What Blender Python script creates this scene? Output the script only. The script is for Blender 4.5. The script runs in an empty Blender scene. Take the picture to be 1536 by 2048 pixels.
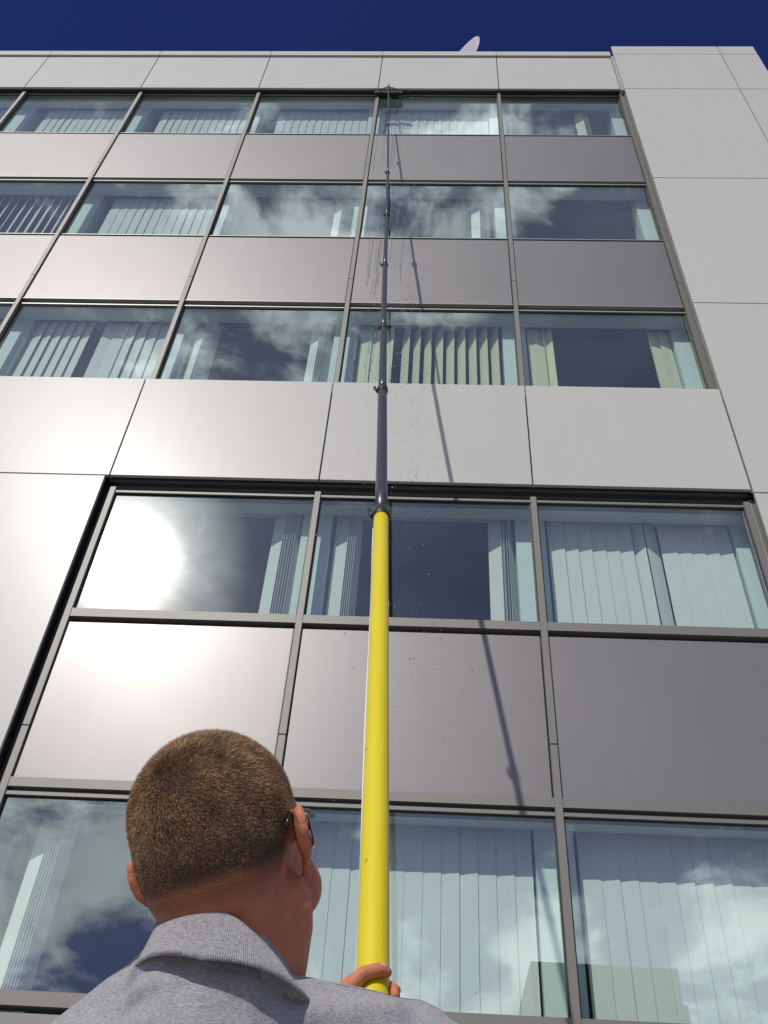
import bpy, bmesh, math, random
from mathutils import Vector, Matrix, noise
R_ = math.radians
random.seed(7)
sc = bpy.context.scene
COL = sc.collection

# ---------------------------------------------------------------- camera
cam_d = bpy.data.cameras.new('camera'); cam = bpy.data.objects.new('camera', cam_d); COL.objects.link(cam)
_r = Vector((0.9985, 0.0168, 0.0526)); _f = Vector((-0.0493, 0.7006, 0.7118)).normalized()
_r = (_r - _r.dot(_f)*_f).normalized(); _u = _r.cross(_f)
CAM = Vector((6.183, -5.373, 1.25))
cam.matrix_world = Matrix(((_r.x, _u.x, -_f.x, CAM.x), (_r.y, _u.y, -_f.y, CAM.y), (_r.z, _u.z, -_f.z, CAM.z), (0, 0, 0, 1)))
cam_d.sensor_fit = 'VERTICAL'; cam_d.sensor_height = 36; cam_d.sensor_width = 27; cam_d.lens = 34.0
cam_d.clip_start = 0.02; cam_d.clip_end = 3000
sc.camera = cam

# ---------------------------------------------------------------- sun, sky
SUN = Vector((-0.3042, -0.7075, 0.6379)).normalized()
sd = bpy.data.lights.new('sun', 'SUN'); sd.energy = 3.2; sd.angle = R_(0.53); sd.color = (1.0, 0.95, 0.865)
so = bpy.data.objects.new('sun', sd); COL.objects.link(so); so.rotation_euler = SUN.to_track_quat('Z', 'Y').to_euler()
so.location = (0, -20, 30)

W = bpy.data.worlds.new('World'); sc.world = W; W.use_nodes = True
nt = W.node_tree; nt.nodes.clear(); N = nt.nodes.new; L = nt.links.new
out = N('ShaderNodeOutputWorld')
sky = N('ShaderNodeTexSky'); sky.sky_type = 'NISHITA'; sky.sun_disc = False
sky.sun_elevation = math.asin(SUN.z); sky.sun_rotation = math.atan2(SUN.x, SUN.y)
sky.altitude = 3000; sky.air_density = 1.0; sky.dust_density = 0.1; sky.ozone_density = 5.0
bg = N('ShaderNodeBackground'); bg.inputs[1].default_value = 0.07; tint = N('ShaderNodeMix'); tint.data_type = 'RGBA'; tint.blend_type = 'MULTIPLY'; tint.inputs[0].default_value = 1; tint.inputs[7].default_value = (.45, .47, 1.0, 1)
L(sky.outputs[0], tint.inputs[6]); L(tint.outputs[2], bg.inputs[0])
tc = N('ShaderNodeTexCoord')
def wm(op, a, b=None, c=None, clamp=False):
    n = N('ShaderNodeMath'); n.operation = op; n.use_clamp = clamp
    for i, v in enumerate((a, b, c)):
        if v is None: continue
        if isinstance(v, (int, float)): n.inputs[i].default_value = v
        else: L(v, n.inputs[i])
    return n.outputs[0]
def wblob(d, rad, soft=0.0):
    v = Vector(d).normalized(); n = N('ShaderNodeVectorMath'); n.operation = 'DOT_PRODUCT'
    L(tc.outputs['Generated'], n.inputs[0]); n.inputs[1].default_value = v
    m = N('ShaderNodeMapRange'); m.interpolation_type = 'SMOOTHSTEP'
    m.inputs[1].default_value = math.cos(rad); m.inputs[2].default_value = 1.0 - soft
    L(n.outputs['Value'], m.inputs[0]); return m.outputs[0]
BLOBS = [((-.16, -.45, .88), .13, .30), ((.04, -.46, .89), .13, .26), ((0, -.37, .93), .10, .08), ((-.06, -.46, .89), .16, .10),
         ((-.20, -.55, .81), .14, .26), ((-.12, -.52, .84), .12, .22), ((-.31, -.70, .64), .12, .36), ((-.12, -.72, .68), .14, .05),
         ((-.36, -.84, .40), .16, .42), ((-.25, -.88, .41), .10, .34), ((.06, -.93, .345), .13, .42), ((.22, -.90, .38), .16, .22), ((-.22, -.91, .34), .06, .2),
         ((-.3, -.86, .2), .35, .25), ((.4, -.86, .15), .35, .2)]
acc = None
for d, rad, a in BLOBS:
    v = wm('MULTIPLY', wblob(d, rad), a)
    acc = v if acc is None else wm('ADD', acc, v)
for d, rad, a in [((-.275, -.89, .355), .06, .28), ((.16, -.56, .81), .16, .35), ((-.13, -.74, .66), .10, .12), ((.1, -.75, .66), .2, .3), ((-.02, -.37, .93), .09, .22), ((-.12, -.74, .66), .09, .2)]:
    acc = wm('SUBTRACT', acc, wm('MULTIPLY', wblob(d, rad), a))
mp = N('ShaderNodeMapping'); L(tc.outputs['Generated'], mp.inputs[0]); mp.inputs['Scale'].default_value = (1.0, 1.0, 1.5)
nz = N('ShaderNodeTexNoise'); nz.inputs['Scale'].default_value = 8.5; nz.inputs['Detail'].default_value = 9; nz.inputs['Roughness'].default_value = .62
nz.inputs['Distortion'].default_value = .35; L(mp.outputs[0], nz.inputs['Vector'])
den = wm('ADD', wm('MULTIPLY_ADD', nz.outputs[0], 2.3, -.70), acc)
mr = N('ShaderNodeMapRange'); mr.interpolation_type = 'SMOOTHSTEP'; mr.inputs[1].default_value = .58; mr.inputs[2].default_value = 1.05
L(den, mr.inputs[0])
nz2 = N('ShaderNodeTexNoise'); nz2.inputs['Scale'].default_value = 9; nz2.inputs['Detail'].default_value = 8; L(mp.outputs[0], nz2.inputs['Vector'])
halo = wm('POWER', wblob(SUN, .42), 5.0)
glare = wm('POWER', wblob(SUN, .072), 2.0)
cst = wm('ADD', wm('ADD', wm('MULTIPLY_ADD', nz2.outputs[0], 2.0, .65), wm('MULTIPLY', halo, .7)), wm('MULTIPLY', wm('MULTIPLY', glare, wm('MULTIPLY_ADD', nz.outputs[0], 3.4, -.95)), 10.0))
cb = N('ShaderNodeBackground'); cb.inputs[0].default_value = (.95, .975, .985, 1); L(cst, cb.inputs[1])
mx = N('ShaderNodeMixShader'); south = N('ShaderNodeSeparateXYZ'); L(tc.outputs['Generated'], south.inputs[0])
mr2 = N('ShaderNodeMapRange'); mr2.interpolation_type = 'SMOOTHSTEP'; mr2.inputs[1].default_value = -.15; mr2.inputs[2].default_value = .12; mr2.inputs[3].default_value = 1; mr2.inputs[4].default_value = 0
L(south.outputs[1], mr2.inputs[0])
soft = wm('MULTIPLY', wm('POWER', wblob(SUN, .17), 2.2), wm('MULTIPLY_ADD', nz.outputs[0], 2.6, -.45, True))
L(wm('MULTIPLY', wm('MAXIMUM', wm('MULTIPLY_ADD', mr.outputs[0], .87, .13), soft), mr2.outputs[0]), mx.inputs[0]); L(bg.outputs[0], mx.inputs[1]); L(cb.outputs[0], mx.inputs[2])
L(mx.outputs[0], out.inputs[0])

sc.view_settings.view_transform = 'Standard'; sc.view_settings.look = 'None'
sc.view_settings.exposure = 0.0; sc.view_settings.gamma = 1.0
sc.cycles.max_bounces = 10; sc.cycles.transparent_max_bounces = 24; sc.cycles.caustics_reflective = False

# ---------------------------------------------------------------- helpers
def tag(o, label=None, cat=None, group=None, kind=None):
    for k, v in (('label', label), ('category', cat), ('group', group), ('kind', kind)):
        if v: o[k] = v
    return o
def thing(name, loc, label, cat, group=None):
    o = bpy.data.objects.new(name, None); COL.objects.link(o); o.location = loc; o.empty_display_size = .1
    return tag(o, label, cat, group)
def link(name, bm, mat, parent=None, smooth=False):
    me = bpy.data.meshes.new(name)
    if isinstance(bm, bmesh.types.BMesh): bm.to_mesh(me); bm.free()
    else: me = bm; me.name = name
    o = bpy.data.objects.new(name, me); COL.objects.link(o)
    me.materials.clear(); me.materials.append(mat)
    if smooth:
        for p in me.polygons: p.use_smooth = True
    if parent:
        o.parent = parent
        w = parent
        loc = Vector(); 
        while w: loc = loc + w.location; w = w.parent
        o.location = -loc if parent.type == 'EMPTY' and parent.parent is None else Vector((0, 0, 0))
    return o
def bx(bm, x0, x1, y0, y1, z0, z1):
    v = [bm.verts.new(c) for c in ((x0,y0,z0),(x1,y0,z0),(x1,y1,z0),(x0,y1,z0),(x0,y0,z1),(x1,y0,z1),(x1,y1,z1),(x0,y1,z1))]
    for f in ((0,3,2,1),(4,5,6,7),(0,1,5,4),(1,2,6,5),(2,3,7,6),(3,0,4,7)): bm.faces.new([v[i] for i in f])
def frame_of(d):
    d = Vector(d).normalized(); a = Vector((1, 0, 0)) if abs(d.x) < .8 else Vector((0, 1, 0))
    u = d.cross(a).normalized(); return u, d.cross(u).normalized(), d
def tube(bm, pts, rad, seg=24, cap=True, flat=1.0):
    pts = [Vector(p) for p in pts]; rads = rad if isinstance(rad, (list, tuple)) else [rad]*len(pts)
    u = None; rings = []
    for i, p in enumerate(pts):
        d = (pts[min(i+1, len(pts)-1)] - pts[max(i-1, 0)]).normalized()
        if u is None: u = frame_of(d)[0]
        u = (u - u.dot(d)*d).normalized(); w = d.cross(u)
        rings.append([bm.verts.new(p + rads[i]*(math.cos(2*math.pi*k/seg)*u + flat*math.sin(2*math.pi*k/seg)*w)) for k in range(seg)])
    for a, b in zip(rings, rings[1:]):
        for k in range(seg): bm.faces.new((a[k], a[(k+1)%seg], b[(k+1)%seg], b[k]))
    if cap: bm.faces.new(list(reversed(rings[0]))); bm.faces.new(rings[-1])
def ball(bm, c, r, rot=None, sub=3):
    m = Matrix.Translation(Vector(c)) @ (rot.to_4x4() if rot else Matrix.Identity(4))
    r = r if isinstance(r, (tuple, list)) else (r, r, r)
    m = m @ Matrix.Diagonal((r[0], r[1], r[2], 1))
    bmesh.ops.create_icosphere(bm, subdivisions=sub, radius=1, matrix=m)
def capsule(bm, a, b, ra, rb, sub=2, n=6):
    a, b = Vector(a), Vector(b); tube(bm, [a, b], [ra, rb], 20); ball(bm, a, ra, sub=sub); ball(bm, b, rb, sub=sub)
def remeshed(bm, voxel, smooth=4, fac=.5):
    me = bpy.data.meshes.new('tmp'); bmesh.ops.recalc_face_normals(bm, faces=bm.faces); bm.to_mesh(me); bm.free()
    o = bpy.data.objects.new('tmp', me); COL.objects.link(o)
    m = o.modifiers.new('r', 'REMESH'); m.mode = 'VOXEL'; m.voxel_size = voxel
    s = o.modifiers.new('s', 'SMOOTH'); s.factor = fac; s.iterations = smooth
    dg = bpy.context.evaluated_depsgraph_get(); dg.update()
    r = bpy.data.meshes.new_from_object(o.evaluated_get(dg))
    bpy.data.objects.remove(o); bpy.data.meshes.remove(me)
    return r

# ---------------------------------------------------------------- materials
def mat(name, col, rough=.5, metal=0., spec=.5, **kw):
    m = bpy.data.materials.new(name); m.use_nodes = True; b = m.node_tree.nodes['Principled BSDF']
    b.inputs['Base Color'].default_value = (*col, 1); b.inputs['Roughness'].default_value = rough
    b.inputs['Metallic'].default_value = metal; b.inputs['Specular IOR Level'].default_value = spec
    for k, v in kw.items(): b.inputs[k].default_value = v
    return m
def add_noise(m, scale, amount, bump=0., bscale=None, detail=4, stretch=(1,1,1), rough=0., coord='Object'):
    nt = m.node_tree; b = nt.nodes['Principled BSDF']; N = nt.nodes.new; L = nt.links.new
    tc = N('ShaderNodeTexCoord'); mp = N('ShaderNodeMapping'); mp.inputs['Scale'].default_value = stretch; L(tc.outputs[coord], mp.inputs[0])
    n = N('ShaderNodeTexNoise'); n.inputs['Scale'].default_value = scale; n.inputs['Detail'].default_value = detail; L(mp.outputs[0], n.inputs['Vector'])
    c = Vector(b.inputs['Base Color'].default_value[:3])
    r = N('ShaderNodeMix'); r.data_type = 'RGBA'; L(n.outputs[0], r.inputs[0])
    r.inputs[6].default_value = (*(c*(1-amount)), 1); r.inputs[7].default_value = (*[min(1, k) for k in c*(1+amount)], 1)
    L(r.outputs[2], b.inputs['Base Color'])
    if rough:
        mr = N('ShaderNodeMapRange'); L(n.outputs[0], mr.inputs[0]); r0 = b.inputs['Roughness'].default_value
        mr.inputs[3].default_value = r0-rough; mr.inputs[4].default_value = r0+rough; L(mr.outputs[0], b.inputs['Roughness'])
    if bump:
        n2 = N('ShaderNodeTexNoise'); n2.inputs['Scale'].default_value = bscale or scale*4; n2.inputs['Detail'].default_value = 5; L(mp.outputs[0], n2.inputs['Vector'])
        bp = N('ShaderNodeBump'); bp.inputs['Strength'].default_value = 1; bp.inputs['Distance'].default_value = bump
        L(n2.outputs[0], bp.inputs['Height']); L(bp.outputs[0], b.inputs['Normal'])
    return m
M = {}
M['white'] = add_noise(mat('white_panel_paint', (.452, .448, .424), .35, 0.0, .2), 1.3, .02, bump=.0022, bscale=1.3, stretch=(1, 1, .5), rough=.03)
M['spandrel'] = add_noise(mat('mauve_grey_panel', (.172, .164, .168), .44, .36), 1.1, .04, bump=.0006, bscale=.8, rough=.03)
M['alu'] = add_noise(mat('bronze_anodised_aluminium', (.155, .151, .138), .50, .2), 6, .06, stretch=(1, 1, .2))
M['bead'] = mat('light_aluminium_bead', (.30, .31, .29), .42, .4)
M['gasket'] = mat('black_gasket', (.012, .013, .014), .6)
M['soffit'] = mat('dark_metal_soffit', (.06, .068, .068), .35, .5)
M['reveal'] = mat('pale_painted_reveal', (.62, .70, .66), .7)
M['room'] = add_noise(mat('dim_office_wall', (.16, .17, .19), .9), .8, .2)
M['blind'] = add_noise(mat('pale_blind_fabric', (.655, .665, .635), .85), 30, .03, stretch=(1, 1, .3))
M['blind_cream'] = add_noise(mat('cream_blind_fabric', (.64, .645, .47), .85), 30, .03, stretch=(1, 1, .3))
M['rail'] = mat('blind_headrail', (.5, .5, .5), .5)
M['roof'] = add_noise(mat('roof_membrane', (.3, .3, .3), .9), 2, .1)
M['yellow'] = add_noise(mat('yellow_pole_lacquer', (.63, .52, .012), .40, 0, .5), 5, .05, bump=.00008, bscale=160)
def scuffs(m):
    nt = m.node_tree; b = nt.nodes['Principled BSDF']; N = nt.nodes.new; L = nt.links.new; src = b.inputs['Base Color'].links[0].from_socket
    tc = N('ShaderNodeTexCoord'); mp = N('ShaderNodeMapping'); mp.inputs['Scale'].default_value = (1, .35, .35); mp.inputs['Rotation'].default_value = (.3, .5, .2); L(tc.outputs['Object'], mp.inputs[0])
    n = N('ShaderNodeTexNoise'); n.inputs['Scale'].default_value = 75; n.inputs['Detail'].default_value = 2; L(mp.outputs[0], n.inputs['Vector'])
    f = N('ShaderNodeMapRange'); f.inputs[1].default_value = .71; f.inputs[2].default_value = .76; f.inputs[4].default_value = .6; L(n.outputs[0], f.inputs[0])
    x = N('ShaderNodeMix'); x.data_type = 'RGBA'; L(f.outputs[0], x.inputs[0]); L(src, x.inputs[6]); x.inputs[7].default_value = (.12, .10, .04, 1); L(x.outputs[2], b.inputs['Base Color'])
scuffs(M['yellow'])
M['pole'] = add_noise(mat('dark_carbon_tube', (.035, .036, .052), .34, 0, .6), 40, .15)
M['clamp'] = mat('black_clamp_plastic', (.02, .02, .022), .38)
M['bristle'] = mat('dark_green_bristles', (.02, .035, .03), .8)
M['dish'] = mat('white_dish_paint', (.75, .75, .73), .4)
M['ground'] = add_noise(mat('grey_concrete_paving', (.32, .31, .29), .9), 2, .15, bump=.002, bscale=60)
M['opp'] = add_noise(mat('brown_brick', (.16, .11, .08), .85), 4, .2)
M['opp_glass'] = mat('dark_window_glass', (.03, .035, .04), .1)

def glass_mat(name, streak=False):
    g = bpy.data.materials.new(name); g.use_nodes = True; nt = g.node_tree; nt.nodes.clear(); N = nt.nodes.new; L = nt.links.new
    o = N('ShaderNodeOutputMaterial'); mx = N('ShaderNodeMixShader'); tr = N('ShaderNodeBsdfTransparent'); gl = N('ShaderNodeBsdfGlossy')
    tr.inputs[0].default_value = (.86, .955, .93, 1); gl.inputs['Roughness'].default_value = 0.0; gl.inputs[0].default_value = (.86, .98, 1, 1)
    lw = N('ShaderNodeLayerWeight'); lw.inputs[0].default_value = .5
    p = N('ShaderNodeMath'); p.operation = 'POWER'; L(lw.outputs['Facing'], p.inputs[0]); p.inputs[1].default_value = 3.2
    a = N('ShaderNodeMath'); a.operation = 'MULTIPLY_ADD'; L(p.outputs[0], a.inputs[0]); a.inputs[1].default_value = .75; a.inputs[2].default_value = .18
    g2 = N('ShaderNodeBsdfGlossy'); g2.inputs['Roughness'].default_value = .16; g2.inputs[0].default_value = (1, .98, .95, 1); ms = N('ShaderNodeMixShader'); ms.inputs[0].default_value = .035
    L(gl.outputs[0], ms.inputs[1]); L(g2.outputs[0], ms.inputs[2])
    L(a.outputs[0], mx.inputs[0]); L(tr.outputs[0], mx.inputs[1]); L(ms.outputs[0], mx.inputs[2]); L(mx.outputs[0], o.inputs[0])
    tc = N('ShaderNodeTexCoord'); n = N('ShaderNodeTexNoise'); n.inputs['Scale'].default_value = .9; n.inputs['Detail'].default_value = 1; L(tc.outputs['Object'], n.inputs['Vector'])
    b = N('ShaderNodeBump'); b.inputs["Distance"].default_value = .0026; L(n.outputs[0], b.inputs['Height']); L(b.outputs[0], gl.inputs['Normal'])
    return g
def weather(m, amt=.05):
    nt = m.node_tree; b = nt.nodes['Principled BSDF']; N = nt.nodes.new; L = nt.links.new
    src = b.inputs['Base Color'].links[0].from_socket
    tc = N('ShaderNodeTexCoord'); mp = N('ShaderNodeMapping'); mp.inputs['Scale'].default_value = (6, 6, .35); L(tc.outputs['Object'], mp.inputs[0])
    n = N('ShaderNodeTexNoise'); n.inputs['Scale'].default_value = 1.5; n.inputs['Detail'].default_value = 6; L(mp.outputs[0], n.inputs['Vector'])
    oi = N('ShaderNodeObjectInfo'); f = N('ShaderNodeMapRange'); f.inputs[1].default_value = .3; f.inputs[2].default_value = .75; f.inputs[3].default_value = 1+amt*.5; f.inputs[4].default_value = 1-amt; L(n.outputs[0], f.inputs[0])
    g = N('ShaderNodeMapRange'); g.inputs[3].default_value = .975; g.inputs[4].default_value = 1.025; L(oi.outputs['Random'], g.inputs[0])
    k = N('ShaderNodeMath'); k.operation = 'MULTIPLY'; L(f.outputs[0], k.inputs[0]); L(g.outputs[0], k.inputs[1])
    v = N('ShaderNodeVectorMath'); v.operation = 'SCALE'; L(src, v.inputs[0]); L(k.outputs[0], v.inputs['Scale']); L(v.outputs[0], b.inputs['Base Color'])
weather(M['white'], .022); weather(M['spandrel'], .03)
for k_, w_c, r_c in (('white', .10, .27), ('spandrel', .26, .25)):
    b_ = M[k_].node_tree.nodes['Principled BSDF']; b_.inputs['Coat Weight'].default_value = w_c; b_.inputs['Coat Roughness'].default_value = r_c
M['glass'] = glass_mat('tinted_window_glass')

# ---------------------------------------------------------------- ground
bm = bmesh.new()
v = [bm.verts.new(c) for c in ((-900, -900, 0), (900, -900, 0), (900, 900, 0), (-900, 900, 0))]; bm.faces.new(v)
tag(link('ground', bm, M['ground']), kind='structure')

# ---------------------------------------------------------------- office building
PW = 1.75; X0, X5 = -8.75, 8.75
YU, YL = .135, .045           # fronts of the upper and lower mullions
B = thing('office_building', (2.6, 0, 0), 'tall office building with white metal panels, mauve-grey spandrels and tinted ribbon windows', 'building')
J = .006
def panel(name, x0, x1, y, z0, z1, m, t=.03, j=J):
    bm = bmesh.new(); bx(bm, x0+j, x1-j, y, y+t, z0+j, z1-j)
    bmesh.ops.bevel(bm, geom=bm.edges[:], offset=.0025, segments=1, affect='EDGES')
    return link(name, bm, m, B)
Xs = lambda i: i*PW
ROWS = {4: (14.19, 15.54), 3: (11.385, 12.755), 2: (8.30, 9.90), 1: (5.68, 6.935), 0: (3.04, 4.195)}
# white cladding plane (Y = 0)
for i in range(-5, 5): panel('white_band_panel', Xs(i), Xs(i+1), 0, 7.065, 8.403, M['white'])
zb = [0.02, 1.45, 4.286, 7.065]
xl = [-8.75, -6.8, -5.0, -3.3, -1.6, .3, 2.0, 3.470]
for a, b in zip(zb, zb[1:]):
    for c, d in zip(xl, xl[1:]): panel('white_wall_panel', c, d, 0, a, b, M['white'])
zw = [0.02, 1.45, 4.28, 7.037, 9.827, 12.598, 15.371, 16.72, 17.05]
for a, b in zip(zw, zw[1:]):
    for c, d in ((8.755, 10.365), (10.365, 10.91)): panel('white_wing_panel', c, d, 0, a, b, M['white'])
    bm = bmesh.new(); bx(bm, 10.88, 10.91, .034, 6, a+J, b-J); link('wing_side_panel', bm, M['white'], B)
# parapet above the top windows
for i in range(-5, 5):
    panel('parapet_panel', Xs(i), min(Xs(i+1), 8.74), .082, 15.565, 16.785, M['white'])
    panel('coping', Xs(i), min(Xs(i+1), 8.745), .062, 16.83, 17.0, M['white'], .35, .003)
# backing walls (dark, behind the joints), roof, far side
bm = bmesh.new()
for z0, z1 in ((-.05, 2.93), (4.31, 5.59), (9.93, 11.36), (12.785, 14.17)): bx(bm, X0, 8.90, .30, .52, z0, z1)
bx(bm, X0, 8.90, .035, .52, 7.24, 8.28); bx(bm, X0, 3.465, .032, .50, 0.001, 7.239)
bx(bm, X0, 8.90, .115, .50, 15.58, 16.828); bx(bm, 8.80, 10.875, .20, .60, 0.001, 17.0); bx(bm, 8.86, 10.875, .032, .199, 0.001, 16.99)
link('backing_wall', bm, M['gasket'], B)
bm = bmesh.new(); bx(bm, X0, 10.87, .61, 14, 16.5, 16.7); link('roof', bm, M['roof'], B)
bm = bmesh.new(); bx(bm, X0, 10.87, 14, 14.2, 0, 17.0); bx(bm, X0-.2, X0-.002, .03, 14.2, 0, 17.0); link('rear_wall', bm, M['white'], B)
# shadow gap over and beside the lower windows, with a dark moulded lining
bm = bmesh.new()
prof = [(.033, 7.067), (.045, 7.085), (.075, 7.092), (.09, 7.078), (.13, 7.072), (.145, 7.050), (.20, 7.045), (.30, 7.045), (.30, 7.235), (.033, 7.235)]
a = [bm.verts.new((3.472, y, z)) for y, z in prof]; b = [bm.verts.new((8.80, y, z)) for y, z in prof]
for k in range(len(prof)): bm.faces.new((a[k], a[(k+1)%len(prof)], b[(k+1)%len(prof)], b[k]))
bm.faces.new(a); bm.faces.new(b[::-1]); bmesh.ops.recalc_face_normals(bm, faces=bm.faces)
link('soffit', bm, M['soffit'], B)
bm = bmesh.new(); bx(bm, 3.4725, 3.521, .10, .30, 0.02, 7.04); link('recess_jamb', bm, M['soffit'], B)
bm = bmesh.new(); bx(bm, 8.735, 8.80, .085, .30, 0.02, 7.04); link('recess_jamb', bm, M['alu'], B)
bm = bmesh.new(); bx(bm, 8.793, 8.84, .06, .19, 8.41, 15.56); link('wing_jamb', bm, M['alu'], B)
bm = bmesh.new()
for z0, z1 in ((8.41, 8.80), (8.806, 9.86), (9.866, 12.6), (12.606, 15.56)): bx(bm, 8.786, 8.7925, .112, .18, z0, z1)
link('edge_bead', bm, M['bead'], B)
bm = bmesh.new(); bx(bm, 8.7225, 8.734, .055, .16, 0.1, 6.97); link('edge_bead', bm, M['bead'], B)
bm = bmesh.new(); bx(bm, 8.742, 8.792, .07, .30, 15.5, 16.83); link('parapet_return', bm, M['white'], B)

def mullion(x0, x1, yf, yb, segs):
    bm = bmesh.new()
    for z0, z1 in segs: bx(bm, x0, x1, yf, yb, z0, z1)
    bmesh.ops.bevel(bm, geom=bm.edges[:], offset=.003, segments=1, affect='EDGES')
    link('mullion', bm, M['alu'], B)
for i in range(-5, 6):
    xc = Xs(i); w = .024
    if i == 5: x0, x1 = 8.727, 8.784
    else: x0, x1 = xc-w, xc+w
    mullion(x0, x1, YU, YU+.12, ((8.20, 10.42), (10.425, 13.2), (13.205, 15.56)))
for i in range(2, 6):
    xc = Xs(i); x0, x1 = (xc-.025, xc+.025)
    if i == 2: x0, x1 = 3.524, 3.574
    if i == 5: x0, x1 = 8.672, 8.722
    mullion(x0, x1, YL, YL+.12, ((0.1, 1.9), (1.905, 4.673), (4.678, 6.979)))

def bay_edges(row, i):
    if row >= 2:
        return Xs(i)+.024, (Xs(i+1)-.024 if i < 4 else 8.727)
    return (3.574 if i == 2 else Xs(i)+.025), (Xs(i+1)-.025 if i < 4 else 8.672)
def window(row, i):
    z0, z1 = ROWS[row]; yf = YU if row >= 2 else YL; x0, x1 = bay_edges(row, i)
    bm = bmesh.new()
    g = yf+.055 if row >= 2 else yf+.035
    if row >= 2:
        bx(bm, x0, x1, yf+.035, yf+.10, z1-.002, z1+.016)                     # thin head bead
        if row > 2: bx(bm, x0, x1, yf+.030, yf+.10, z0-.012, z0+.002)      # sill bead
        for xx in (x0, x1-.006): bx(bm, xx, xx+.006, yf+.07, yf+.098, z0+.0025, z1-.0025)
    else:
        bx(bm, x0, x1, yf+.012, yf+.10, z1-.012, z1+.012)
        bx(bm, x0, x1, yf+.045, yf+.10, z1+.0125, z1+.04)
        bx(bm, x0, x1, yf+.004, yf+.10, z0-.075, z0)
        for xx in (x0, x1-.006): bx(bm, xx, xx+.006, yf+.07, yf+.098, z0+.0005, z1-.0125)
    f = link('window', bm, M['alu'] if row < 2 else M['bead'], B)
    bm = bmesh.new()
    bx(bm, x0, x1, g-.008, g+.006, z1-.016, z1-.0025 if row >= 2 else z1-.0125)
    bx(bm, x0, x0+.009, g-.008, g+.006, z0+.005, z1-.017); bx(bm, x1-.009, x1, g-.008, g+.006, z0+.005, z1-.017)
    link('gasket', bm, M['gasket'], f)
    bm = bmesh.new(); v = [bm.verts.new(c) for c in ((x0+.002, g, z0-.01), (x1-.002, g, z0-.01), (x1-.002, g, z1-.004), (x0+.002, g, z1-.004))]; bm.faces.new(v)
    link('pane', bm, M['glass'], f)
def spandrel(row_above, i, z0, z1, yf, strip):
    x0, x1 = bay_edges(row_above, i)
    bm = bmesh.new(); bx(bm, x0+.006, x1-.008, yf+.022, yf+.05, z0, z1)
    bmesh.ops.bevel(bm, geom=bm.edges[:], offset=.0035, segments=2, affect='EDGES')
    link('spandrel_panel', bm, M['spandrel'], B)
    if strip:   # transom flush with the mullions under the panel
        bm = bmesh.new(); bx(bm, x0, x1, yf+.004, yf+.10, strip[0], strip[1]); link('transom', bm, M['alu'], B)
    else:
        bm = bmesh.new(); bx(bm, x0+.004, x1-.004, yf+.015, yf+.06, z0-.012, z0-.002); link('drip_bead', bm, M['bead'], B)
for i in range(-5, 5):
    for r in (2, 3, 4): window(r, i)
    spandrel(4, i, 12.82, 14.125, YU, None); spandrel(3, i, 9.985, 11.325, YU, None)
for i in (2, 3, 4):
    window(1, i); window(0, i)
    spandrel(1, i, 4.305, 5.565, YL, (4.236, 4.30)); spandrel(0, i, .2, 2.935, YL, None)
# dark packers in the gaps
# rooms: pale head reveals, piers and dim interiors
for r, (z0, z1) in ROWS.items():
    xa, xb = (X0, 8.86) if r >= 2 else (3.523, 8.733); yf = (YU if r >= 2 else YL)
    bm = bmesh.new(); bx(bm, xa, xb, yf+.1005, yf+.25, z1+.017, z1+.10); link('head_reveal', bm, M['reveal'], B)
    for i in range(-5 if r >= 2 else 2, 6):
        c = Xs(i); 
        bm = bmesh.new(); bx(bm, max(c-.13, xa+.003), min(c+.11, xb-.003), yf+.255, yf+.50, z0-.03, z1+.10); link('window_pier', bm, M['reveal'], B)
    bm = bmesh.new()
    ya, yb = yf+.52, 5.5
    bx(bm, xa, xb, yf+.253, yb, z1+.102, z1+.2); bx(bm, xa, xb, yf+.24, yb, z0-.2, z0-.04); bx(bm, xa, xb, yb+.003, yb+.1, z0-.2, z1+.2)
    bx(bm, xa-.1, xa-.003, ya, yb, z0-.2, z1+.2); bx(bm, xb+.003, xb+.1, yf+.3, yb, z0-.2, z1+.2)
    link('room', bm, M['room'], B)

# ---------------------------------------------------------------- vertical blinds (one per window)
SW = .127
def slats(bm, lst, y, z0, z1):
    for x, ang, w in lst:
        a = R_(ang); d = Vector((math.cos(a), math.sin(a), 0))*w/2; n = Vector((-math.sin(a), math.cos(a), 0))*.0015
        bow = Vector((-math.sin(a), math.cos(a), 0))*w*.02
        c = Vector((x, y, 0))
        pts = [c-d, c-bow*.8, c+d]
        front = [p-n for p in pts]; back = [p+n for p in reversed(pts)]
        loop = front+back
        lo = [bm.verts.new((p.x, p.y, z0)) for p in loop]; hi = [bm.verts.new((p.x, p.y, z1)) for p in loop]
        k = len(loop)
        for j in range(k): bm.faces.new((lo[j], lo[(j+1)%k], hi[(j+1)%k], hi[j]))
        bm.faces.new(lo[::-1]); bm.faces.new(hi)
def run(x0, x1, ang, pitch=.112, jit=3, w=SW):
    n = max(1, int(round((x1-x0)/pitch))); p = (x1-x0)/n
    return [(x0+p*(k+.5), ang+random.uniform(-jit, jit), w) for k in range(n)]
def stack_r(x1, n=6, lead=True, ang=68):
    l = [(x1-.02*k, ang+random.uniform(-4, 4), SW) for k in range(n)]
    if lead: l.append((x1-.02*n-.045, -24, SW))
    return l
def stack_l(x0, n=6, ang=68):
    return [(x0+.055, -22, SW)] + [(x0+.13+.016*k, ang+random.uniform(-4, 4), SW) for k in range(n)]
FL = {4: 'top row of windows', 3: 'second row of windows down', 2: 'third row of windows down', 1: 'row of tall windows under the white band', 0: 'bottom row of windows'}
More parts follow.
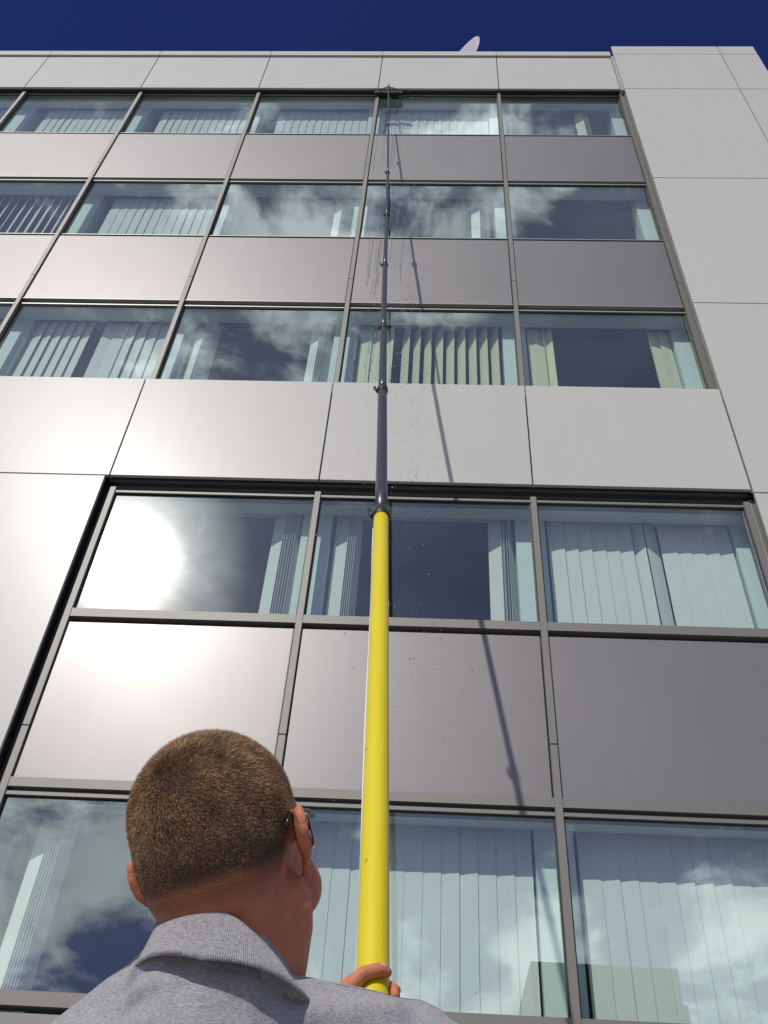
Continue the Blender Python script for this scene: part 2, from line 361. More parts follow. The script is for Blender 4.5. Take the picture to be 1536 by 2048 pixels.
def blind(row, i, lst, label, m='blind'):
    z0, z1 = ROWS[row]; yf = YU if row >= 2 else YL; y = yf+.300
    xa, xb = Xs(i)+.14, Xs(i+1)-.15
    t = thing('vertical_blind', ((xa+xb)/2, y, z0), label, 'window blind', 'vertical blinds behind the office windows')
    bm = bmesh.new(); bx(bm, xa, xb, y-.02, y+.02, z1+.045, z1+.085); link('headrail', bm, M['rail'], t)
    bm = bmesh.new(); slats(bm, lst, y, z0-.025, z1+.044); link('slats', bm, M[m], t)
def e(i): return Xs(i)+.145, Xs(i+1)-.155
# top row
for i, lb in ((-1, 'closed blind in the top window row, mostly cut off by the left edge'),
              (0, 'closed pale blind in the top window row, first full window from the left edge'),
              (1, 'closed pale blind in the top window row, second full window from the left edge'),
              (2, 'closed pale blind in the top window row, just left of the brush head'),
              (3, 'closed pale blind in the top window row, just right of the brush head')):
    a, b = e(i); blind(4, i, run(a+(.15 if i < 3 else 0), b, -8, jit=5), lb)
blind(4, 4, stack_r(8.30, 4), 'drawn-back beige blind bunched in the top right corner window', 'blind_cream')
# second row down
a, b = e(0); blind(3, 0, run(a, b, -40, jit=4), 'tilted half-open blind in the second window row, at the left edge of the photo')
a, b = e(-1); blind(3, -1, run(a, b, -40, jit=4), 'tilted blind in the second window row beyond the left edge of the photo')
a, b = e(1); blind(3, 1, run(a+.12, b, -7), 'closed pale blind in the second window row left of the drawn-back ones')
blind(3, 2, stack_r(e(2)[1]-.02, 5), 'drawn-back blind in the second window row, just left of the pole')
blind(3, 3, stack_r(e(3)[1]-.06, 5), 'drawn-back blind in the second window row, between the pole and the right-hand window')
blind(3, 4, stack_r(e(4)[1]+.04, 3, False), 'drawn-back blind in the right-hand window of the second row')
# third row down
a, b = e(0); blind(2, 0, run(a, b, -8), 'pale blind in the third window row, cut by the left edge of the photo')
a, b = e(1)
blind(2, 1, run(a, a+.62, -14, jit=5) + run(a+.76, b, -4, jit=24), 'uneven closed blind with one dark gap in the third window row, leftmost large window')
blind(2, 2, stack_l(e(2)[0]) + stack_r(e(2)[1]), 'blind drawn back to both sides in the third window row, left of the pole')
a, b = e(3); blind(2, 3, run(a, a+.35, -22, jit=8) + run(a+.42, b, -52, pitch=.118, jit=3), 'half-open slatted cream blind right beside the pole in the third window row', 'blind_cream')
blind(2, 4, [(e(4)[0]+.05, 8, SW), (e(4)[0]+.11, 14, SW), (e(4)[0]+.19, -38, SW), (e(4)[0]+.17, 66, SW), (e(4)[1]-.20, 66, SW), (e(4)[1]-.15, 12, SW), (e(4)[1]-.05, 18, SW)],
      'cream blind parted in the middle in the rightmost window of the third row', 'blind_cream')
# row under the white band
blind(1, 2, stack_r(e(2)[1]), 'blind drawn back to the right in the window with the sun glare')
blind(1, 3, stack_l(e(3)[0], 5) + stack_r(e(3)[1]-.01, 4), 'blind drawn back to both sides in the window behind the top of the yellow pole')
a, b = e(4); blind(1, 4, run(a, a+.66, -9) + [(a+.71, -34, SW), (a+.83, 30, SW)] + run(a+.90, b, -8), 'closed blind with a narrow central gap in the tall window at the right edge')
# bottom row
blind(0, 2, stack_l(e(2)[0]+.09), 'blind drawn back to the left in the bottom window beside the man')
a, b = e(3); blind(0, 3, run(a, b, -5, jit=4), 'closed pale blind in the bottom row behind the yellow pole')
a, b = e(4); blind(0, 4, run(a, b, -6, pitch=.108, jit=4), 'closed pale blind in the bottom right window')

# ---------------------------------------------------------------- satellite dish on the roof
def dish():
    t = thing('satellite_dish', (6.62, .95, 16.7), 'small white satellite dish peeping over the roof edge', 'satellite dish')
    c = Vector((6.43, .95, 19.22)); n = (_r*.76 - _u*.38 + _f*.38).normalized(); u, w, _ = frame_of(n)
    bm = bmesh.new(); Rr = .50; rings = []
    for k in range(9):
        r = Rr*k/8; rings.append([bm.verts.new(c + n*(.11*(k/8)**2) + r*(math.cos(q*math.pi/16)*u + math.sin(q*math.pi/16)*w)) for q in range(32)] if k else [bm.verts.new(c)])
    for q in range(32): bm.faces.new((rings[0][0], rings[1][q], rings[1][(q+1)%32]))
    for k in range(1, 8):
        for q in range(32): bm.faces.new((rings[k][q], rings[k+1][q], rings[k+1][(q+1)%32], rings[k][(q+1)%32]))
    bmesh.ops.solidify(bm, geom=bm.faces[:], thickness=.012)
    link('reflector', bm, M['dish'], t, True)
    bm = bmesh.new(); tube(bm, [c - w*.3 + n*.06, c + n*.42 - w*.12], .012, 10); ball(bm, c + n*.44 - w*.10, (.045, .045, .06)); link('feed_horn', bm, M['dish'], t, True)
    bm = bmesh.new(); tube(bm, [(6.62, .95, 16.7), (6.62, .95, 18.85)], .03, 14); capsule(bm, (6.62, .95, 18.8), c - n*.03, .04, .05); link('mast', bm, M['bead'], t, True)
dish()

# ---------------------------------------------------------------- telescopic pole with brush
PN = [(6.155, -4.215, 1.10), (6.113, -3.894, 1.791), (6.011, -3.06, 3.586), (5.924, -2.442, 5.09), (5.857, -1.993, 6.311), (5.77, -1.449, 7.992),
      (5.69, -.979, 9.706), (5.608, -.589, 11.426), (5.501, -.208, 13.591), (5.418, .008, 15.273)]
PN = [Vector(p) for p in PN]
def cat(p0, p1, p2, p3, t):
    return .5*((2*p1) + (p2-p0)*t + (2*p0-5*p1+4*p2-p3)*t*t + (3*p1-p0-3*p2+p3)*t**3)
def seg_pts(k, n=8):
    q = lambda j: PN[j] if 0 <= j < len(PN) else (2*PN[0]-PN[1] if j < 0 else 2*PN[-1]-PN[-2])
    return [cat(q(k-1), q(k), q(k+1), q(k+2), t/n) for t in range(n+1)]
P = thing('telescopic_pole', PN[0], 'long telescopic cleaning pole with yellow base section held by the man', 'cleaning pole')
bm = bmesh.new(); tube(bm, seg_pts(0) + seg_pts(1, 16)[1:], .0248, 48)
link('yellow_tube', bm, M['yellow'], P, True)
bm = bmesh.new(); hpts = []
for k, p_ in enumerate(seg_pts(0)[3:] + seg_pts(1, 16)[1:-1]):
    v_ = (p_-CAM).normalized(); sd0 = Vector((-1, 0, 0)); hpts.append(p_ + sd0*(.0250 + .0012*math.sin(k*.7)) + Vector((0, v_.y, 0))*.008)
tube(bm, hpts, .0019, 12); link('supply_hose', bm, mat('clear_white_hose', (.72, .72, .68), .25), P, True)
RAD = [.0220, .0205, .0190, .0170, .0148, .0125, .0105]
for k in range(2, 9):
    bm = bmesh.new(); pts = seg_pts(k)
    if k == 8: pts = pts + [pts[-1] + (pts[-1]-pts[-2]).normalized()*.25]
    tube(bm, pts, RAD[k-2], 32); link('dark_tube', bm, M['pole'], P, True)
    # clamp where the tube leaves the wider one
    c = PN[k]; d = (PN[k+1 if k < 9 else 9]-PN[k-1]).normalized(); rr = .0248 if k == 2 else RAD[k-3]
    side = (-_r - _r.dot(d)*-d).normalized(); side = (side + .25*(CAM-c).normalized()).normalized(); side = (side - side.dot(d)*d).normalized(); w = d.cross(side)
    bm = bmesh.new(); g = .004 if k < 6 else .006
    tube(bm, [c-d*.035, c-d*.033, c+d*.012, c+d*.045, c+d*.047], [rr+.002, rr+g, rr+g, RAD[k-2]+g, RAD[k-2]+.001], 32)
    tube(bm, [c-d*.022, c-d*.012], [rr+g+.0015]*2, 32)
    cl = link('clamp', bm, M['clamp'], P, True)
    bm = bmesh.new()
    b0 = c + side*(rr+.006)
    tube(bm, [b0 - d*.02, b0 + side*.006 + d*.0, b0 + side*.012 + d*.035, b0 + side*.010 + d*.05], [.005, .007, .0065, .004], 12, flat=1.2)
    tube(bm, [b0 - d*.015 - w*.010, b0 - d*.015 + w*.010], .005, 10)
    link('lever', bm, M['clamp'], cl, True)
# brush head
top = PN[-1]; yb_ = .155
bm = bmesh.new()
bx(bm, top.x-.21, top.x+.20, .075, .105, 15.40, 15.465); bmesh.ops.bevel(bm, geom=bm.edges[:], offset=.01, segments=2, affect='EDGES')
br = link('brush_head', bm, M['clamp'], P)
bm = bmesh.new(); random.seed(3)
for k in range(520):
    x = top.x + random.uniform(-.20, .19); z = 15.43 + random.uniform(-.02, .02)
    e1 = Vector((x + random.gauss(0, .010), .172, z + random.gauss(0, .008) - .008))
    tube(bm, [Vector((x, .104, z)), e1], [.0035, .002], 4, cap=False)
link('bristles', bm, M['bristle'], br)
bm = bmesh.new()
q = top + Vector((0, 0, .14))
for s in (-1, 1):
    tube(bm, [q, q + Vector((s*.05, .0, -.01)), q + Vector((s*.11, .01, -.05)), Vector((q.x + s*.125, .07, 15.46))], .007, 8)
tube(bm, [q + Vector((0, 0, -.02)), Vector((q.x, .08, 15.44))], .012, 10)
link('water_hose', bm, M['clamp'], P, True)
tipd = (PN[-1]-PN[-2]).normalized()
bm = bmesh.new(); tube(bm, [top + tipd*.2, top + tipd*.28, top + tipd*.40], [.014, .018, .003], 10); link('pole_tip', bm, M['clamp'], P, True)

# ---------------------------------------------------------------- water: falling drops and runs on the facade
water = mat('water', (.9, .95, 1), .03, 0, .5); water.node_tree.nodes['Principled BSDF'].inputs['Transmission Weight'].default_value = 1.0
water.node_tree.nodes['Principled BSDF'].inputs['IOR'].default_value = 1.33
random.seed(11); bm = bmesh.new()
for k in range(1000):
    z = random.triangular(2.0, 15.3, 9.5); f_ = (15.3-z)/13
    x = 5.55 + random.gauss(.42*f_+.05, .12+.10*f_); y = -random.random()**1.6*(.2+.7*f_)-.02
    r = random.choice((.002, .0025, .003, .004, .005)); 
    r *= 1.3 if z > 9 else (.7 if z < 5.5 else 1)
    m = Matrix.Translation((x, y, z)) @ Matrix.Diagonal((r, r, r*random.uniform(1, 1.8), 1))
    bmesh.ops.create_icosphere(bm, subdivisions=1, radius=1, matrix=m)
w_ = link('water_drops', bm, water, None, True); tag(w_, 'spray of water drops falling below the brush head along the pole', 'water drops', kind='stuff')

random.seed(21); bm = bmesh.new()
for k in range(46):
    x = random.gauss(5.50, .13); row = random.choice((4, 4, 3, 3, 2)); z0, z1 = ROWS[row]; onp = random.random() < .4
    if onp: y = YU+.0205; za = {4: 14.11, 3: 11.31, 2: 11.31}[row]; zb_ = za-random.uniform(.4, 1.2)
    else: y = YU+.0535; za = z1-random.uniform(.02, .5); zb_ = max(z0+.02, za-random.uniform(.4, 1.3))
    if abs(x-5.25) < .035: x += .08
    pts = []; xx = x; n = 14
    for j in range(n+1):
        xx += random.gauss(0, .0022); pts.append((xx, y, za+(zb_-za)*j/n))
    rr = random.uniform(.0012, .0026); tube(bm, pts, [rr]*n+[rr*1.6], 6)
w_ = link('water_runs', bm, water, None, True); tag(w_, 'thin runs of water trickling down the facade below the brush', 'water streaks', kind='stuff')

# ---------------------------------------------------------------- building across the way (seen reflected in the bottom windows)
O = thing('brick_building', (13, -34, 0), 'dark brick building across the way, seen only as a reflection in the bottom right window', 'building')
bm = bmesh.new(); bx(bm, 10.1, 15.3, -42, -30, 0, 14.8); bx(bm, 15.303, 15.7, -40, -31, 0, 13.9); link('wall', bm, M['opp'], O)
for zz in (1.5, 4.5, 7.5, 10.5):
    for xx in (10.9, 12.5, 14.1):
        bm = bmesh.new(); bx(bm, xx-.5, xx+.5, -29.997, -29.94, zz, zz+1.6); link('window', bm, M['opp_glass'], O)
#PERSON#
# ---------------------------------------------------------------- the man
HC = Vector((5.9995, -4.502, 1.664))
def rotm(yaw, pitch, roll):
    return (Matrix.Rotation(R_(-yaw), 3, 'Z') @ Matrix.Rotation(R_(pitch), 3, 'X') @ Matrix.Rotation(R_(roll), 3, 'Y'))
HR = rotm(14, 30, -11)
hp = lambda *p: HC + HR @ Vector(p)
HI = HR.inverted()
man = thing('person', (6.02, -4.42, 0), 'man with clipped hair in grey polo shirt and sunglasses, gripping the pole and looking up', 'person')
bm = bmesh.new()
def hb(c, r, rot=None, sub=3): ball(bm, hp(*c), r, HR @ rot if rot else HR, sub)
hb((0, -.014, .034), (.0745, .091, .083), sub=4); hb((0, -.045, -.008), (.062, .056, .062)); hb((0, -.034, .012), (.070, .072, .074)); hb((0, .026, .028), (.066, .062, .068))
hb((0, .030, -.030), (.060, .056, .074)); hb((0, .018, -.070), (.056, .056, .046)); hb((0, .064, -.100), (.027, .022, .022))
for s in (-1, 1):
    hb((s*.040, .046, -.040), (.027, .030, .032)); hb((s*.048, .000, -.070), (.014, .030, .026)); hb((s*.031, .070, .004), (.014, .014, .012))
    er = Matrix.Rotation(R_(s*24), 3, 'Z')
    hb((s*.0785, -.012, -.003), (.0050, .0150, .024), er)
    ctr = Vector((s*.0785, -.012, -.003)); pl = []
    for a, q in ((-40, .8), (-10, 1), (25, 1.05), (60, 1.08), (95, 1.05), (130, 1), (165, .95), (200, .85), (232, .8)):
        v = Vector((s*.003, -.0152*q*math.cos(R_(a-30)), .0245*q*math.sin(R_(a-10)+.0)))
        pl.append(hp(*(ctr + er @ v)))
    tube(bm, pl, [.0035, .0045, .005, .0052, .0052, .005, .0045, .0042, .0035], 10)
    hb((s*.075, -.005, -.029), (.0055, .0075, .009), er)
    capsule(bm, hp(s*.012, .082, .022), hp(s*.048, .068, .020), .009, .008)
capsule(bm, hp(0, .084, .006), hp(0, .106, -.030), .009, .0125); hb((-.011, .092, -.036), (.008, .010, .007)); hb((.011, .092, -.036), (.008, .010, .007))
hb((0, .080, -.058), (.024, .014, .006)); hb((0, .078, -.068), (.021, .014, .007))
# neck, torso, limbs
NB = Vector((6.010, -4.472, 1.555))
capsule(bm, hp(0, -.022, -.045), NB, .058, .058); capsule(bm, hp(.02, .0, -.055), NB + Vector((.01, .03, -.02)), .050, .055); capsule(bm, NB, (6.02, -4.43, 1.40), .060, .09)
ball(bm, (6.02, -4.42, 1.28), (.165, .105, .24)); ball(bm, (6.02, -4.42, 1.02), (.15, .105, .18)); capsule(bm, (5.87, -4.43, 1.44), (6.17, -4.40, 1.46), .055, .058)
LW, LE, LS = Vector((6.062, -3.945, 1.700)), Vector((5.90, -4.12, 1.50)), Vector((5.84, -4.41, 1.445))
RW, RE, RS = Vector((6.205, -4.185, 1.16)), Vector((6.36, -4.33, 1.19)), Vector((6.205, -4.40, 1.492))
for s_, e_, w_2 in ((LS, LE, LW), (RS, RE, RW)):
    capsule(bm, s_, e_, .052, .043); capsule(bm, e_, e_.lerp(w_2, .35), .042, .045); capsule(bm, e_.lerp(w_2, .35), w_2, .044, .028)
for s in (-1, 1):
    h = Vector((6.02+s*.09, -4.42, .95)); k = Vector((6.02+s*.13, -4.36-.04*s, .52)); an = Vector((6.02+s*.16, -4.44-.05*s, .10))
    capsule(bm, h, k, .085, .058); capsule(bm, k, k.lerp(an, .35), .055, .058); capsule(bm, k.lerp(an, .35), an, .056, .038); ball(bm, an + Vector((s*.01, .07, -.055)), (.045, .12, .035))
# hands round the pole
def hand(c, A, side, palm_dir):
    """c on the pole axis, A the axis, near = towards the man, side = +1 palm on the left"""
    near = (Vector((6.0, -4.5, 1.7)) - c); near = (near - near.dot(A)*A).normalized(); rt = A.cross(near)*1.0
    if rt.x < 0: rt = -rt
    rt = rt*side
    def cp(th, r, z): return c + A*z + (math.cos(R_(th))*rt + math.sin(R_(th))*near)*r
    r0 = .0248
    # theta 0 = far side from the palm, 90 = near side, 180 = palm side, 270 = behind the pole
    ball(bm, cp(175, .041, -.030), (.016, .016, .036)); ball(bm, cp(205, .043, -.028), (.017, .017, .036)); ball(bm, cp(150, .040, -.045), (.017, .017, .026))
    def chain(pts, rads):
        for k in range(len(pts)-1): capsule(bm, pts[k], pts[k+1], rads[k], rads[k+1])
    chain([cp(165, .045, -.052), cp(138, .041, -.022), cp(96, .0355, -.006), cp(58, .034, .002), cp(36, .033, .004)], [.015, .0125, .0105, .0100, .0080])
    for k in range(4):
        z = (.020, -.010, -.032, -.052)[k]; rr = .0088 - .0005*k; lift = (.026, .012, .004, 0)[k]
        chain([cp(188, .047, z-.006), cp(212, .043, z+lift), cp(250, .0355, z+lift), cp(295, .0345, z+lift*.4), cp(335, .034, z-.006-(.012 if k == 0 else 0)), cp(4, .0335, z-.012-(.022 if k == 0 else 0))],
              [rr+.0018, rr+.001, rr+.0004, rr, rr-.0005, rr-.0015])
    return cp
A1 = (PN[2]-PN[1]).normalized()
LHc = PN[1] - A1*.034
cp = hand(LHc, A1, 1, None)
capsule(bm, cp(180, .044, -.055), LW, .024, .026)
A0 = (PN[1]-PN[0]).normalized()
cp2 = hand(PN[0] + A0*.10, A0, -1, None); capsule(bm, cp2(180, .044, -.04), RW, .022, .026)
nail_at = (cp(44, .0405, .0055), cp(60, .0425, .004), A1)
me = remeshed(bm, .0030, 3)
# scalp mask for the clipped hair
def hairline(y):
    P_ = ((-.2, -.044), (-.06, -.042), (-.035, -.040), (-.02, -.02), (-.012, .022), (.02, .030), (.045, .040), (.066, .078), (.09, .12), (.3, .3))
    for (a, za), (b, zb_) in zip(P_, P_[1:]):
        if a <= y <= b: return za + (zb_-za)*(y-a)/(b-a)
    return 9
def hmask(p):
    q = HI @ (p - HC)
    if q.z < -.09 or (abs(q.x) > .0785 and -.05 < q.y < .03 and q.z < .035): return 0
    return max(0, min(1, (q.z - hairline(q.y) + .004)/.038))
ca = me.attributes.new('hair_mask', 'FLOAT', 'POINT')
mk = [hmask(v.co) for v in me.vertices]
ca.data.foreach_set('value', mk)
skin = mat('tanned_skin', (.46, .235, .155), .55, 0, .25); b = skin.node_tree.nodes['Principled BSDF']
b.inputs['Subsurface Weight'].default_value = .12; b.inputs['Subsurface Radius'].default_value = (.012, .004, .002); b.inputs['Subsurface Scale'].default_value = .6
nt = skin.node_tree; N = nt.nodes.new; L = nt.links.new
at = N('ShaderNodeAttribute'); at.attribute_name = 'hair_mask'; tcs = N('ShaderNodeTexCoord'); nn = N('ShaderNodeTexNoise'); nn.inputs['Scale'].default_value = 60; nn.inputs['Detail'].default_value = 6
L(tcs.outputs['Object'], nn.inputs['Vector'])
mm = N('ShaderNodeMix'); mm.data_type = 'RGBA'; mm.inputs[6].default_value = (.42, .135, .068, 1); mm.inputs[7].default_value = (.56, .225, .13, 1); L(nn.outputs[0], mm.inputs[0])
m2 = N('ShaderNodeMix'); m2.data_type = 'RGBA'; L(at.outputs['Fac'], m2.inputs[0]); L(mm.outputs[2], m2.inputs[6]); m2.inputs[7].default_value = (.04, .022, .012, 1); L(m2.outputs[2], b.inputs['Base Color'])
n3 = N('ShaderNodeTexNoise'); n3.inputs['Scale'].default_value = 420; n3.inputs['Detail'].default_value = 3; L(tcs.outputs['Object'], n3.inputs['Vector'])
bp = N('ShaderNodeBump'); bp.inputs['Distance'].default_value = .0006; L(n3.outputs[0], bp.inputs['Height']); L(bp.outputs[0], b.inputs['Normal'])
# hair strands
import bisect
tris = []; cum = []; tot = 0
for p in me.polygons:
    if p.center.z > 1.55 and (p.center - HC).length < .14:
        m_ = sum(mk[i] for i in p.vertices)/len(p.vertices)
        if m_ > .02:
            tot += p.area*(.15+.85*m_); tris.append(p.index); cum.append(tot)
random.seed(5); hv = []; hf = []
WH = Vector((-.012, -.075, .085))
def jit(s): return Vector((random.gauss(0, s), random.gauss(0, s), random.gauss(0, s)))
for k in range(110000):
    p = me.polygons[tris[min(len(tris)-1, bisect.bisect(cum, random.random()*tot))]]
    vs = [me.vertices[i].co for i in p.vertices]; a_, b_2 = random.random(), random.random()
    c = (vs[0].lerp(vs[1], a_)).lerp(vs[-1].lerp(vs[-2], a_), b_2) if len(vs) == 4 else vs[0].lerp(vs[1], a_).lerp(vs[2], b_2*.5)
    n = p.normal
    q = HI @ (c - HC); d = q - WH; dl_ = d.length; d = HR @ (d.normalized() + .5*Vector((0, 0, 1)).cross(d.normalized())); d = (d - d.dot(n)*n)
    m_ = hmask(c); top_ = max(0, min(1, (q.z-.0)/.08))
    ln = (.0018 + .0042*top_)*(.35+.65*m_)*random.uniform(.7, 1.25)
    cl = .14*noise.noise_vector(c*140)
    dr = (n*(.55+.35*top_) + d*.75 + HR @ cl + jit(.24) + Vector((0, 0, -.15))).normalized()
    wd = dr.cross((CAM - c).normalized() + jit(.5)).normalized()*random.uniform(.00008, .00015)*(.7+.3*top_)
    c = c - n*.0006
    mid = c + dr*ln*.55; tip = c + (dr + (d*.25 + jit(.08))).normalized()*ln
    i0 = len(hv); hv += [c-wd, c+wd, mid+wd*.8, mid-wd*.8, tip]
    hf += [(i0, i0+1, i0+2, i0+3), (i0+3, i0+2, i0+4)]
hm = bpy.data.meshes.new('hair'); hm.from_pydata(hv, [], hf)
hair = mat('brown_hair', (.12, .072, .035), .45, 0, .35)
hn = hair.node_tree; g = hn.nodes.new('ShaderNodeNewGeometry'); rp = hn.nodes.new('ShaderNodeValToRGB')
rp.color_ramp.elements[0].color = (.07, .035, .02, 1); rp.color_ramp.elements[1].color = (.58, .37, .18, 1); rp.color_ramp.elements.new(.6).color = (.21, .115, .060, 1)
hn.links.new(g.outputs['Random Per Island'], rp.inputs[0]); tcn = hn.nodes.new('ShaderNodeTexCoord'); hno = hn.nodes.new('ShaderNodeTexNoise'); hno.inputs['Scale'].default_value = 45; hno.inputs['Detail'].default_value = 3
hn.links.new(tcn.outputs['Object'], hno.inputs['Vector']); hmr = hn.nodes.new('ShaderNodeMapRange'); hmr.inputs[1].default_value = .3; hmr.inputs[2].default_value = .7; hmr.inputs[3].default_value = .55; hmr.inputs[4].default_value = 1.7
hn.links.new(hno.outputs[0], hmr.inputs[0]); hvs = hn.nodes.new('ShaderNodeVectorMath'); hvs.operation = 'SCALE'; hn.links.new(rp.outputs[0], hvs.inputs[0]); hn.links.new(hmr.outputs[0], hvs.inputs['Scale'])
hn.links.new(hvs.outputs[0], hn.nodes['Principled BSDF'].inputs['Base Color'])
body = link('body', me, skin, man, True); link('hair', hm, hair, man)
nm = bmesh.new(); na, nb_, ax_ = nail_at; dn = (na-nb_).normalized(); no = (na - (LHc + A1*.005)); no = (no - no.dot(dn)*dn).normalized(); sd_ = dn.cross(no)
ball(nm, na.lerp(nb_, .45), (.0065, .0052, .0022), Matrix((dn, sd_, no)).transposed(), 2)
link('thumb_nail', nm, mat('pink_nail', (.62, .33, .28), .3), man, True)
# sunglasses
sg = mat('black_sunglass_frame', (.012, .012, .014), .25); lens = mat('mirrored_lens', (.45, .47, .5), .08, 1.0)
bm = bmesh.new()
for s in (-1, 1):
    tube(bm, [hp(s*.0745, -.036, .010), hp(s*.0765, -.022, .020), hp(s*.0775, .0, .024), hp(s*.076, .035, .022), hp(s*.070, .060, .018)], [.0013, .0016, .0017, .002, .003], 10)
tube(bm, [hp(-.016, .095, .010), hp(0, .100, .014), hp(.016, .095, .010)], .003, 8)
fr = link('sunglasses', bm, sg, man, True)
for s in (-1, 1):
    bm = bmesh.new(); rows_ = []
    for a in range(9):
        r_ = []
        for bb in range(7):
            t = R_(14 + 56*a/8); z = .006 + .018*math.cos(math.pi*bb/6)*(1 - .35*(abs(a-4)/4)**3)
            r_.append(bm.verts.new(hp(s*.074*math.sin(t), .030+.068*math.cos(t)-.3*(z-.006)**2*20*.02, z)))
        rows_.append(r_)
    for a in range(8):
        for bb in range(6): bm.faces.new((rows_[a][bb], rows_[a+1][bb], rows_[a+1][bb+1], rows_[a][bb+1]))
    bmesh.ops.recalc_face_normals(bm, faces=bm.faces); bmesh.ops.solidify(bm, geom=bm.faces[:], thickness=.002)
    link('lens', bm, lens, fr, True)
# polo shirt
cloth = mat('heather_grey_cotton', (.35, .34, .37), .92, 0, .2)
cloth.node_tree.nodes['Principled BSDF'].inputs['Sheen Weight'].default_value = .15
def cloth_nodes(m, rib=False):
    nt = m.node_tree; N = nt.nodes.new; L = nt.links.new; b = nt.nodes['Principled BSDF']; tc = N('ShaderNodeTexCoord')
    a = N('ShaderNodeTexNoise'); a.inputs['Scale'].default_value = 260; a.inputs['Detail'].default_value = 5; a.inputs['Roughness'].default_value = .7
    mp = N('ShaderNodeMapping'); mp.inputs['Scale'].default_value = (1, 1, 2.2); L(tc.outputs['Object'], mp.inputs[0]); L(mp.outputs[0], a.inputs['Vector'])
    r = N('ShaderNodeValToRGB'); r.color_ramp.elements[0].position = .30; r.color_ramp.elements[1].position = .70
    r.color_ramp.elements[0].color = (.20, .195, .208, 1); r.color_ramp.elements[1].color = (.42, .41, .435, 1); L(a.outputs[0], r.inputs[0]); L(r.outputs[0], b.inputs['Base Color'])
    v = N('ShaderNodeTexVoronoi'); v.inputs['Scale'].default_value = 900; L(tc.outputs['Object'], v.inputs['Vector'])
    w = N('ShaderNodeTexNoise'); w.inputs['Scale'].default_value = 22; w.inputs['Detail'].default_value = 3; L(tc.outputs['Object'], w.inputs['Vector'])
    bp = N('ShaderNodeBump'); bp.inputs['Distance'].default_value = .0005; L(v.outputs[0], bp.inputs['Height'])
    bp2 = N('ShaderNodeBump'); bp2.inputs['Distance'].default_value = .0025; L(w.outputs[0], bp2.inputs['Height']); L(bp.outputs[0], bp2.inputs['Normal']); L(bp2.outputs[0], b.inputs['Normal'])
cloth_nodes(cloth)
bm = bmesh.new()
capsule(bm, (5.872, -4.43, 1.447), (6.02, -4.44, 1.475), .072, .095); capsule(bm, (6.02, -4.44, 1.475), (6.172, -4.40, 1.507), .095, .074)
capsule(bm, (5.89, -4.445, 1.475), NB + Vector((-.025, -.004, -.012)), .060, .060); capsule(bm, (6.16, -4.42, 1.513), NB + Vector((.014, -.004, -.040)), .060, .058)
capsule(bm, NB + Vector((-.008, -.024, -.008)), NB + Vector((0, 0, -.1)), .071, .098)
ball(bm, (6.02, -4.42, 1.29), (.19, .128, .25)); ball(bm, (6.02, -4.42, 1.02), (.178, .128, .16)); ball(bm, (5.94, -4.475, 1.36), (.09, .075, .12)); ball(bm, (6.10, -4.465, 1.36), (.09, .075, .12))
capsule(bm, LS, LS.lerp(LE, .62), .068, .066); capsule(bm, RS, RS.lerp(RE, .55), .070, .068)
sm = remeshed(bm, .0045, 14)
folds = [((5.90, -4.52, 1.545), (6.02, -4.545, 1.56), .010, .0045), ((5.89, -4.52, 1.525), (5.99, -4.55, 1.535), .009, .005), ((5.88, -4.50, 1.50), (5.96, -4.56, 1.50), .012, .005),
         ((6.06, -4.52, 1.52), (6.16, -4.47, 1.55), .012, .0035), ((5.95, -4.56, 1.48), (6.0, -4.57, 1.40), .014, .004)]
nrm = [tuple(v.normal) for v in sm.vertices]
for v, n in zip(sm.vertices, nrm):
    n = Vector(n); o_ = 0
    for a, b_, w, h in folds:
        a, b_ = Vector(a), Vector(b_); t = max(0, min(1, (v.co-a).dot(b_-a)/(b_-a).length_squared)); dd = (v.co - (a + (b_-a)*t)).length
        o_ += h*math.exp(-(dd/w)**2) - h*.6*math.exp(-((dd-w*1.7)/w)**2)
    o_ += .0028*noise.noise(v.co*14) + .0012*noise.noise(v.co*34)
    v.co += n*o_
shirt = link('polo_shirt', sm, cloth, man, True)
from mathutils.bvhtree import BVHTree
bv = BVHTree.FromPolygons([v.co.copy() for v in sm.vertices], [tuple(p_.vertices) for p_ in sm.polygons])
sthread = mat('seam_thread', (.2, .195, .21), .9)
for path in (((6.12, -4.50, 1.60), (6.20, -4.42, 1.58), (6.26, -4.36, 1.52)), ((5.95, -4.56, 1.60), (5.88, -4.50, 1.58), (5.80, -4.44, 1.54))):
    bm = bmesh.new(); path = [Vector(v) for v in path]; pts = []
    for k in range(len(path)-1):
        for j in range(14):
            h = bv.find_nearest(path[k].lerp(path[k+1], j/14)); pts.append(h[0] + h[1]*.0001)
    tube(bm, pts, .0005, 6); link('seam', bm, sthread, shirt)
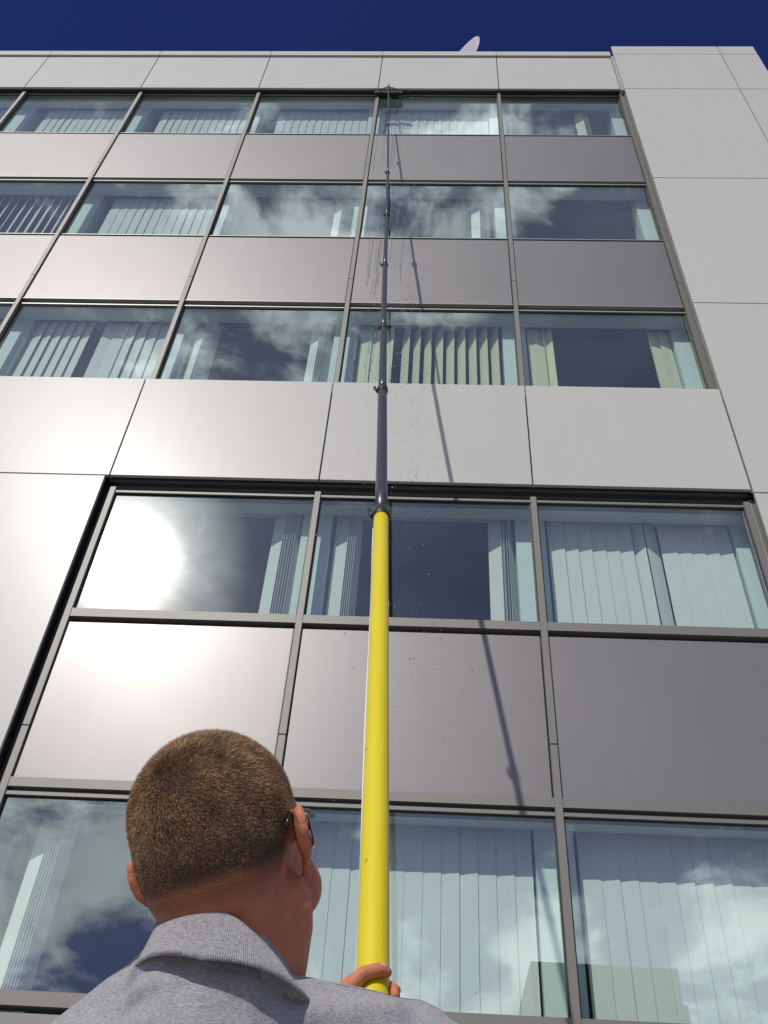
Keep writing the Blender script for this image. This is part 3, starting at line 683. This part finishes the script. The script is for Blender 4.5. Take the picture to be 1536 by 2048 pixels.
# folded collar
cloth2 = mat('ribbed_grey_collar', (.33, .32, .345), .92, 0, .2); cloth_nodes(cloth2)
bm = bmesh.new()
def coll(th):    # th 0 = back, +-pi = front; a ring round the neck, lower at the front
    c = Vector((6.008, -4.482, 1.543)); cc, ss = math.cos(th), math.sin(th)
    base = c + Vector((ss*(.069 if ss > 0 else .058), -cc*.074, .030*cc - .012 - .031*math.sin(th)))
    o = Vector((ss, -cc, 0)).normalized(); return base, o
n_ = 1100; ring = []
prof = [(-.001, -.030), (-.003, .000), (-.003, .022), (-.001, .032), (.002, .0345), (.006, .032), (.009, .024), (.012, .013), (.015, .002), (.0165, -.0035), (.0145, -.0035), (.011, .004), (.008, .012), (.003, .02), (.001, .0), (.001, -.03)]
for k in range(n_+1):
    th = -2.75 + 5.5*k/n_; base, o = coll(th); rib = .00045*math.sin(k*math.pi*.5)
    row_ = []; fd = -.016*max(0, math.cos(th)) + ((.036*math.sin(th)) if th > 0 else .012*math.sin(th))
    for j, (po, pz) in enumerate(prof):
        wv = .0016*math.sin(th*3+1)*(1 if 6 <= j <= 11 else 0)
        row_.append(bm.verts.new(base + o*(po+(rib if 4 <= j <= 9 else 0)+wv) + Vector((0, 0, pz + fd*{5: .1, 6: .35, 7: .7, 8: 1, 9: 1, 10: 1, 11: .7, 12: .35}.get(j, 0))) + o*(.007*max(0, math.cos(th))*{7: .5, 8: 1, 9: 1, 10: 1, 11: .5}.get(j, 0))))
    for j in (7, 8, 9, 10):
        v_ = row_[j]; h = bv.find_nearest(v_.co)
        if h[3] < .03:
            tgt = h[0] + (v_.co - (h[0])).normalized()*0 + h[1]*(.0035 if j in (8, 9) else .003); k_ = {7: .35, 8: .8, 9: .8, 10: .35}[j]
            v_.co = v_.co.lerp(tgt, k_*.15)
    ring.append(row_)
for a, b_ in zip(ring, ring[1:]):
    for j in range(len(prof)): bm.faces.new((a[j], a[(j+1) % len(prof)], b_[(j+1) % len(prof)], b_[j]))
bm.faces.new(ring[0]); bm.faces.new(ring[-1][::-1]); bmesh.ops.recalc_face_normals(bm, faces=bm.faces)
link('collar', bm, cloth2, man, True)
# trousers and boots
bm = bmesh.new(); ball(bm, (6.02, -4.42, .95), (.175, .125, .13))
for s in (-1, 1):
    h = Vector((6.02+s*.09, -4.42, .93)); k = Vector((6.02+s*.13, -4.36-.04*s, .52)); an = Vector((6.02+s*.16, -4.44-.05*s, .12))
    capsule(bm, h, k, .105, .082); capsule(bm, k, an, .082, .068)
link('trousers', remeshed(bm, .012, 6), add_noise(mat('dark_work_trousers', (.03, .035, .05), .9), 30, .15), man, True)
for s in (-1, 1):
    bm = bmesh.new(); an = Vector((6.02+s*.16, -4.44-.05*s, .10)); ball(bm, an + Vector((s*.01, .07, -.045)), (.052, .135, .05)); capsule(bm, an + Vector((0, 0, .04)), an + Vector((0, 0, -.04)), .055, .055)
    m_ = remeshed(bm, .01, 4)
    for v in m_.vertices: v.co.z = max(v.co.z, .003)
    link('boot', m_, mat('black_boot_leather', (.02, .02, .02), .5), man, True)
